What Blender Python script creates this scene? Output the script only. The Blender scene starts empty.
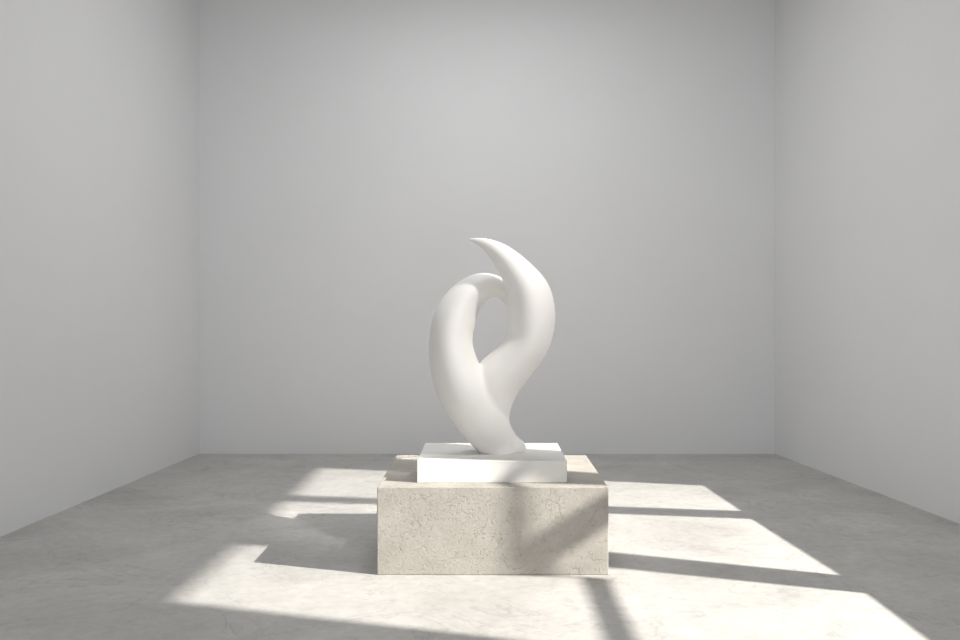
import bpy, bmesh, math
from mathutils import Vector, Matrix
sc=bpy.context.scene
sc.view_settings.view_transform='Standard'
H=1.6; F=960.0; VX=486; VY=312

# ---------- materials ----------
def newmat(name):
    m=bpy.data.materials.new(name); m.use_nodes=True
    nt=m.node_tree; b=nt.nodes['Principled BSDF']; return m,nt,b
def N(nt,t,**k):
    n=nt.nodes.new(t)
    for a,v in k.items(): setattr(n,a,v)
    return n
def ramp(nt,src,stops):
    r=N(nt,'ShaderNodeValToRGB'); cr=r.color_ramp
    while len(cr.elements)<len(stops): cr.elements.new(0.5)
    for e,(p,c) in zip(cr.elements,stops):
        e.position=p; e.color=(c[0],c[1],c[2],1) if isinstance(c,tuple) else (c,c,c,1)
    nt.links.new(src,r.inputs[0]); return r.outputs[0]
def noise(nt,co,scale,detail=6,rough=.6,dist=0):
    n=N(nt,'ShaderNodeTexNoise'); n.inputs['Scale'].default_value=scale
    n.inputs['Detail'].default_value=detail; n.inputs['Roughness'].default_value=rough
    n.inputs['Distortion'].default_value=dist
    nt.links.new(co,n.inputs['Vector']); return n.outputs['Fac']
def mix(nt,f,a,b,mode='MIX'):
    m=N(nt,'ShaderNodeMix',data_type='RGBA',blend_type=mode)
    for s,v in ((m.inputs[0],f),(m.inputs[6],a),(m.inputs[7],b)):
        if hasattr(v,'links'): nt.links.new(v,s)
        elif isinstance(v,(int,float)): s.default_value=v if s.type=='VALUE' else (v,v,v,1)
        else: s.default_value=(*v,1)
    return m.outputs[2]
def bump(nt,b,h,strength,dist):
    n=N(nt,'ShaderNodeBump'); n.inputs['Strength'].default_value=strength; n.inputs['Distance'].default_value=dist
    nt.links.new(h,n.inputs['Height']); nt.links.new(n.outputs[0],b.inputs['Normal'])
def coords(nt): return N(nt,'ShaderNodeNewGeometry').outputs['Position']

def plaster(name,c):
    m,nt,b=newmat(name); co=coords(nt)
    n=noise(nt,co,.8,4)
    col=ramp(nt,n,[(.3,tuple(x*.975 for x in c)),(.7,c)])
    nt.links.new(col,b.inputs['Base Color']); b.inputs['Roughness'].default_value=.85
    b.inputs['Specular IOR Level'].default_value=.25
    bump(nt,b,noise(nt,co,60,4),.05,.003); return m
m_wall=plaster('wall_plaster',(.75,.75,.755))
m_ceil=plaster('ceiling_plaster',(.78,.78,.78))

m_floor,nt,b=newmat('polished_concrete'); co=coords(nt)
base=ramp(nt,noise(nt,co,1.1,8,.65,.6),[(.3,(.42,.41,.395)),(.7,(.57,.56,.54))])
fine=ramp(nt,noise(nt,co,14,8,.7),[(.3,.83),(.65,1.0)])
c1=mix(nt,1.0,base,fine,'MULTIPLY')
def veins(scale,dist,w,dark):
    n=noise(nt,co,scale,7,.6,dist)
    s=N(nt,'ShaderNodeMath',operation='SUBTRACT'); nt.links.new(n,s.inputs[0]); s.inputs[1].default_value=.5
    a=N(nt,'ShaderNodeMath',operation='ABSOLUTE'); nt.links.new(s.outputs[0],a.inputs[0])
    return ramp(nt,a.outputs[0],[(0,dark),(w,1.0)])
v1=veins(1.3,1.0,.010,.74); v2=veins(3.5,.8,.012,.89)
c2=mix(nt,.68,c1,v1,'MULTIPLY'); c3=mix(nt,.5,c2,v2,'MULTIPLY')
nt.links.new(c3,b.inputs['Base Color'])
nt.links.new(ramp(nt,noise(nt,co,3,6),[(.3,.45),(.7,.62)]),b.inputs['Roughness'])
b.inputs['Specular IOR Level'].default_value=.35
bump(nt,b,fine,.12,.01)

m_stone,nt,b=newmat('travertine_stone'); co=coords(nt)
base=ramp(nt,noise(nt,co,5,8,.65),[(.3,(.40,.377,.34)),(.7,(.475,.452,.415))])
vo=N(nt,'ShaderNodeTexVoronoi',feature='DISTANCE_TO_EDGE'); vo.inputs['Scale'].default_value=8
nz=N(nt,'ShaderNodeTexNoise'); nz.inputs['Scale'].default_value=8; nz.inputs['Detail'].default_value=8
nt.links.new(co,nz.inputs['Vector'])
av=N(nt,'ShaderNodeVectorMath',operation='MULTIPLY_ADD'); nt.links.new(nz.outputs['Color'],av.inputs[0])
av.inputs[1].default_value=(.25,.25,.25); nt.links.new(co,av.inputs[2]); nt.links.new(av.outputs[0],vo.inputs['Vector'])
crack=ramp(nt,vo.outputs['Distance'],[(0,0.15),(.028,1.0)])
mask=ramp(nt,noise(nt,co,6,4),[(.47,0.0),(.57,1.0)])
crk=mix(nt,mask,1.0,crack)
pits=ramp(nt,noise(nt,co,75,3,.5),[(.34,0.1),(.41,1.0)])
grain=ramp(nt,noise(nt,co,30,6,.7),[(.3,.72),(.6,1.0)])
hh=mix(nt,1.0,mix(nt,1.0,crk,pits,'MULTIPLY'),grain,'MULTIPLY')
tint=ramp(nt,hh,[(0,(.84,.815,.78)),(1,(1.0,1.0,1.0))])
nt.links.new(mix(nt,1.0,base,tint,'MULTIPLY'),b.inputs['Base Color'])
b.inputs['Roughness'].default_value=.85; bump(nt,b,hh,.6,.008)

m_white,nt,b=newmat('white_plinth_paint'); co=coords(nt)
nt.links.new(ramp(nt,noise(nt,co,4,5),[(.3,(.76,.75,.725)),(.7,(.80,.79,.765))]),b.inputs['Base Color'])
b.inputs['Roughness'].default_value=.6; bump(nt,b,noise(nt,co,90,3),.05,.002)
m_sculpt,nt,b=newmat('white_plaster_stone'); co=coords(nt)
nt.links.new(ramp(nt,noise(nt,co,3,5,.5,.5),[(.3,(.85,.83,.80)),(.7,(.89,.875,.85))]),b.inputs['Base Color'])
b.inputs['Roughness'].default_value=.55; b.inputs['Specular IOR Level'].default_value=.35
bump(nt,b,noise(nt,co,40,5),.08,.004)
m_plate,nt,b=newmat('holed_plate_paint'); b.inputs['Base Color'].default_value=(.75,.75,.75,1); b.inputs['Roughness'].default_value=.6

def mk(name,verts,faces,mat,smooth=False):
    me=bpy.data.meshes.new(name); me.from_pydata([tuple(v) for v in verts],[],faces); me.update()
    bm=bmesh.new(); bm.from_mesh(me); bmesh.ops.recalc_face_normals(bm,faces=bm.faces); bm.to_mesh(me); bm.free()
    me.materials.append(mat)
    if smooth:
        for p in me.polygons: p.use_smooth=True
    o=bpy.data.objects.new(name,me); sc.collection.objects.link(o); return o
BF=[(0,1,2,3),(7,6,5,4),(0,4,5,1),(1,5,6,2),(2,6,7,3),(3,7,4,0)]
def prism(pts,z0,z1):
    return [(x,y,z0) for x,y in pts]+[(x,y,z1) for x,y in pts]

# ---------- room ----------
YB=10.82; YN=-1.5; ZC=5.45; T=.12
def xl(y): return -3.234-.0556*(YB-y)
def xr(y): return 3.256+.090*(YB-y)
mk('floor',prism([(xl(YN)-T,YN),(xr(YN)+T,YN),(xr(YB)+T,YB+T),(xl(YB)-T,YB+T)],-.1,0),BF,m_floor)
mk('ceiling',prism([(xl(YN)-T,YN),(xr(YN)+T,YN),(xr(YB)+T,YB+T),(xl(YB)-T,YB+T)],ZC,ZC+.1),BF,m_ceil)
mk('wall_back',prism([(xl(YB)-T,YB),(xr(YB)+T,YB),(xr(YB)+T,YB+T),(xl(YB)-T,YB+T)],0,ZC),BF,m_wall)
mk('wall_left',prism([(xl(YN),YN),(xl(YB),YB),(xl(YB)-T,YB),(xl(YN)-T,YN)],0,ZC),BF,m_wall)

# right wall with a gobo opening and an added fill opening, both out of view
LP=Vector((5.5,3.61,4.51))
def onwall(fx,fy):
    P=Vector((fx,fy,0)); d=P-LP
    t=(3.256+.09*YB-.09*LP.y-LP.x)/(d.x+.09*d.y)
    q=LP+d*t; return (q.y,q.z)
gobo_holes=[  # floor outlines of the gobo holes, drawn to give the wanted light patches
 [(-1.73,9.85),(2.0,8.85),(2.05,7.72),(-1.73,8.38)],
 [(-1.73,8.12),(2.05,7.42),(2.15,5.83),(.8,6.40),(-1.73,7.50)],
 [(-1.73,6.60),(-.72,6.38),(-.63,6.147),(.1,5.84),(.57,5.78),(.57,4.54),(-1.755,5.30)],
 [(-.57,6.33),(-.50,6.143),(-.02,5.951),(.143,6.135),(.12,6.2)],
 [(.71,4.51),(2.15,4.02),(2.16,5.46),(.80,6.0),(.42,6.04),(.28,5.87),(.71,5.76)],
]
wp=[[onwall(*p) for p in q] for q in gobo_holes]
ys=[p[0] for q in wp for p in q]; zs=[p[1] for q in wp for p in q]
y0,y1,z0,z1=min(ys)-.12,max(ys)+.12,min(zs)-.12,max(zs)+.12
V=[];Fc=[]
def seg(a,b_,za,zb):
    n=len(V); V.extend(prism([(xr(a),a),(xr(b_),b_),(xr(b_)+T,b_),(xr(a)+T,a)],za,zb)); Fc.extend([tuple(i+n for i in f) for f in BF])
A0,A1,B0,B1=-1.0,2.4,.6,4.7
seg(YN,A0,0,ZC); seg(A0,A1,0,B0); seg(A0,A1,B1,ZC); seg(A1,y0,0,ZC)
seg(y1,YB,0,ZC); seg(y0,y1,0,z0); seg(y0,y1,z1,ZC)
mk('wall_right',V,Fc,m_wall)
def holed_plate(name,loops):
    bm=bmesh.new(); ed=[]
    for lp in loops:
        vs=[bm.verts.new((xr(a),a,c)) for a,c in lp]
        for i in range(len(vs)): ed.append(bm.edges.new((vs[i],vs[(i+1)%len(vs)])))
    bmesh.ops.triangle_fill(bm,use_beauty=True,use_dissolve=False,edges=ed)
    me=bpy.data.meshes.new(name); bm.to_mesh(me); bm.free(); me.materials.append(m_plate)
    o=bpy.data.objects.new(name,me); sc.collection.objects.link(o)
    s=o.modifiers.new('s','SOLIDIFY'); s.thickness=.01
holed_plate('sun_patch_gobo',[[(y0,z0),(y1,z0),(y1,z1),(y0,z1)]]+wp)  # unseen gobo plate, its holes shaped to cast the patches and bar shadows
def rc(a,b_,c,d): return [(a,c),(b_,c),(b_,d),(a,d)]
mid=(A0+A1)/2
holed_plate('added_fill_window',[rc(A0,A1,B0,B1),rc(A0+.07,mid-.03,B0+.07,B1-.07),rc(mid+.03,A1-.07,B0+.07,B1-.07)])  # unseen opening added to let more light onto the left wall

# ---------- pedestal ----------
def bev_box(name,x0,x1,ya,yb,za,zb,mat,w):
    o=mk(name,prism([(x0,ya),(x1,ya),(x1,yb),(x0,yb)],za,zb),BF,mat)
    b=o.modifiers.new('b','BEVEL'); b.width=w; b.segments=3; return o
PX0=(377-VX)/F*5.84; PX1=(608.5-VX)/F*5.84
ZP=.535; ZS=.672
bev_box('stone_pedestal',PX0,PX1,5.84,7.15,0,ZP,m_stone,.006)
SX0=(417-VX)/F*5.99; SX1=(567-VX)/F*5.99
bev_box('display_plinth',SX0,SX1,5.985,6.80,ZP,ZS,m_white,.004)

# ---------- sculpture ----------
D=6.36
def W(px,py,dy=0): 
    return Vector(((px-VX)*D/F, D+dy, H-(py-VY)*D/F))
S=D/F
def cr(p,i,t):
    a=p[max(i-1,0)];b_=p[i];c=p[i+1];d=p[min(i+2,len(p)-1)]
    return [.5*((2*b_[k])+(-a[k]+c[k])*t+(2*a[k]-5*b_[k]+4*c[k]-d[k])*t*t+(-a[k]+3*b_[k]-3*c[k]+d[k])*t**3) for k in range(len(b_))]
def tube(pts,n=14,m=64):
    # px,py,dy,r_inplane,r_depth,exponent,roll(deg)
    sm=[]
    for i in range(len(pts)-1):
        for j in range(n): sm.append(cr(pts,i,j/n))
    sm.append(list(pts[-1]))
    vs=[];fs=[]
    C=[W(s[0],s[1],s[2]) for s in sm]
    for i,s in enumerate(sm):
        tng=(C[min(i+1,len(C)-1)]-C[max(i-1,0)]).normalized()
        side=tng.cross(Vector((0,1,0))).normalized(); dep=side.cross(tng).normalized()
        for k in range(m):
            a=2*math.pi*k/m
            sn=math.sin(a); sn=math.copysign(abs(sn)**s[5],sn)
            u=math.cos(a)*max(s[3],.4)*S; v=sn*max(s[4],.4)*S
            r_=math.radians(s[6]); vs.append(C[i]+side*(u*math.cos(r_)-v*math.sin(r_))+dep*(u*math.sin(r_)+v*math.cos(r_)))
    for i in range(len(sm)-1):
        for k in range(m):
            k2=(k+1)%m; fs.append((i*m+k,i*m+k2,(i+1)*m+k2,(i+1)*m+k))
    fs.append(tuple(range(m))); fs.append(tuple((len(sm)-1)*m+k for k in reversed(range(m))))
    return vs,fs
R=[(469,240.5,-.12,1,1.2,1.6,0),(484,244.5,-.12,5.5,6,1.7,0),(500,255,-.12,11,11,1.8,0),(516,273,-.11,16.5,16,1.9,0),(527.5,294,-.09,22.5,22,2,0),(531,318,-.06,24,26,2,0),
   (527.5,341,-.03,22.5,28,1.9,0),(514,361,.0,22.5,30,1.6,0),(496,382,.02,25,31,1.3,0),(486,404,.03,25.5,29,1,0),(487,424,.03,23.5,25,1,0),(497,439,.02,20,21,1,0),(511,446,.01,14,15,1,0),(520,446,.01,9,10,1,0),(525,444,.01,3,4,1,0)]
L=[(530,345,.08,5,8,1,0),(525,325,.10,7,12,1,0),(516,304,.11,8,12,1,0),(501,288,.11,10,13,1,0),(483,286,.09,14,17,1.3,0),(466,298,.05,18,20,1.8,0),(455,318,.01,21.5,23,2,0),(451,342,-.03,22,25,2,0),(454.5,366,-.06,24.5,27,1.8,0),
   (463.5,389,-.07,26,29,1.5,0),(474.5,409,-.06,25,28,1.2,0),(486,427,-.03,22.5,25,1,0),(497,443,0,20,21,1,0),(502,456,0,18,19,1,0)]
Vv=[];Ff=[]
for t in (R,L):
    v,f=tube(t); n=len(Vv); Vv+=v; Ff+=[tuple(i+n for i in q) for q in f]
o=mk('abstract_sculpture',Vv,Ff,m_sculpt,True)
r=o.modifiers.new('r','REMESH'); r.mode='VOXEL'; r.voxel_size=.008; r.use_smooth_shade=True
bpy.context.view_layer.objects.active=o
dg=bpy.context.evaluated_depsgraph_get()
me=bpy.data.meshes.new_from_object(o.evaluated_get(dg))
o.modifiers.clear(); o.data=me
# extra smoothing only low on the body, so the two strands fuse
vg=o.vertex_groups.new(name='low')
for v in me.vertices:
    z=v.co.z; wgt=max(0,min(1,(1.40-z)/.25))*max(.12,min(1,(z-.74)/.12))
    vg.add([v.index],wgt,'REPLACE')
s=o.modifiers.new('s','SMOOTH'); s.factor=.5; s.iterations=8
s=o.modifiers.new('s2','SMOOTH'); s.factor=.5; s.iterations=45; s.vertex_group='low'
dg=bpy.context.evaluated_depsgraph_get()
me=bpy.data.meshes.new_from_object(o.evaluated_get(dg))
o.modifiers.clear(); o.data=me; o.vertex_groups.clear()
bm=bmesh.new(); bm.from_mesh(me)
bmesh.ops.bisect_plane(bm,geom=bm.verts[:]+bm.edges[:]+bm.faces[:],plane_co=(0,0,ZS),plane_no=(0,0,1),clear_inner=True)
eg=[e for e in bm.edges if e.is_boundary]
if eg: bmesh.ops.holes_fill(bm,edges=eg)
bm.to_mesh(me); bm.free()
for p in me.polygons: p.use_smooth=True

# ---------- lights ----------
l=bpy.data.lights.new('sunlight_lamp','SPOT'); l.shadow_soft_size=.019; l.spot_size=math.radians(100); l.spot_blend=0
l.energy=1; l.color=(1,.955,.88); l.use_nodes=True
nt=l.node_tree; em=nt.nodes['Emission']; fo=N(nt,'ShaderNodeLightFalloff'); fo.inputs['Strength'].default_value=104
nt.links.new(fo.outputs['Constant'],em.inputs['Strength'])
o=bpy.data.objects.new('sunlight_lamp',l); sc.collection.objects.link(o); o.location=LP
o.rotation_euler=(Vector((.3,6.6,0))-LP).to_track_quat('-Z','Y').to_euler()
def area(name,loc,tgt,sx,sy,e,col=(1,1,1)):
    l=bpy.data.lights.new(name,'AREA'); l.shape='RECTANGLE'; l.size=sx; l.size_y=sy; l.energy=e; l.color=col
    o=bpy.data.objects.new(name,l); sc.collection.objects.link(o); o.location=loc
    o.rotation_euler=(Vector(tgt)-Vector(loc)).to_track_quat('-Z','Y').to_euler()
area('added_ceiling_fill',(0,7.9,5.4),(0,7.9,0),2.2,2.2,86)  # added overhead fill for the room, no visible fixture
l=bpy.data.lights.new('added_sculpture_spot','SPOT'); l.spot_size=math.radians(16.5); l.spot_blend=1.0; l.shadow_soft_size=.16; l.energy=600; l.color=(1,.97,.92)  # added unseen spot that brightens the sculpture
o=bpy.data.objects.new('added_sculpture_spot',l); sc.collection.objects.link(o); o.location=(2.1,4.2,5.2)
o.rotation_euler=(Vector((.08,6.3,1.55))-o.location).to_track_quat('-Z','Y').to_euler()
w=bpy.data.worlds.new('World'); sc.world=w; w.use_nodes=True
w.node_tree.nodes['Background'].inputs[0].default_value=(.98,.985,1,1); w.node_tree.nodes['Background'].inputs[1].default_value=1.14

# ---------- camera ----------
c=bpy.data.cameras.new('camera'); c.sensor_width=36; c.lens=36; c.shift_x=-6/960; c.shift_y=-8/960
o=bpy.data.objects.new('camera',c); sc.collection.objects.link(o); o.location=(0,0,H); o.rotation_euler=(math.pi/2,0,0)
sc.camera=o
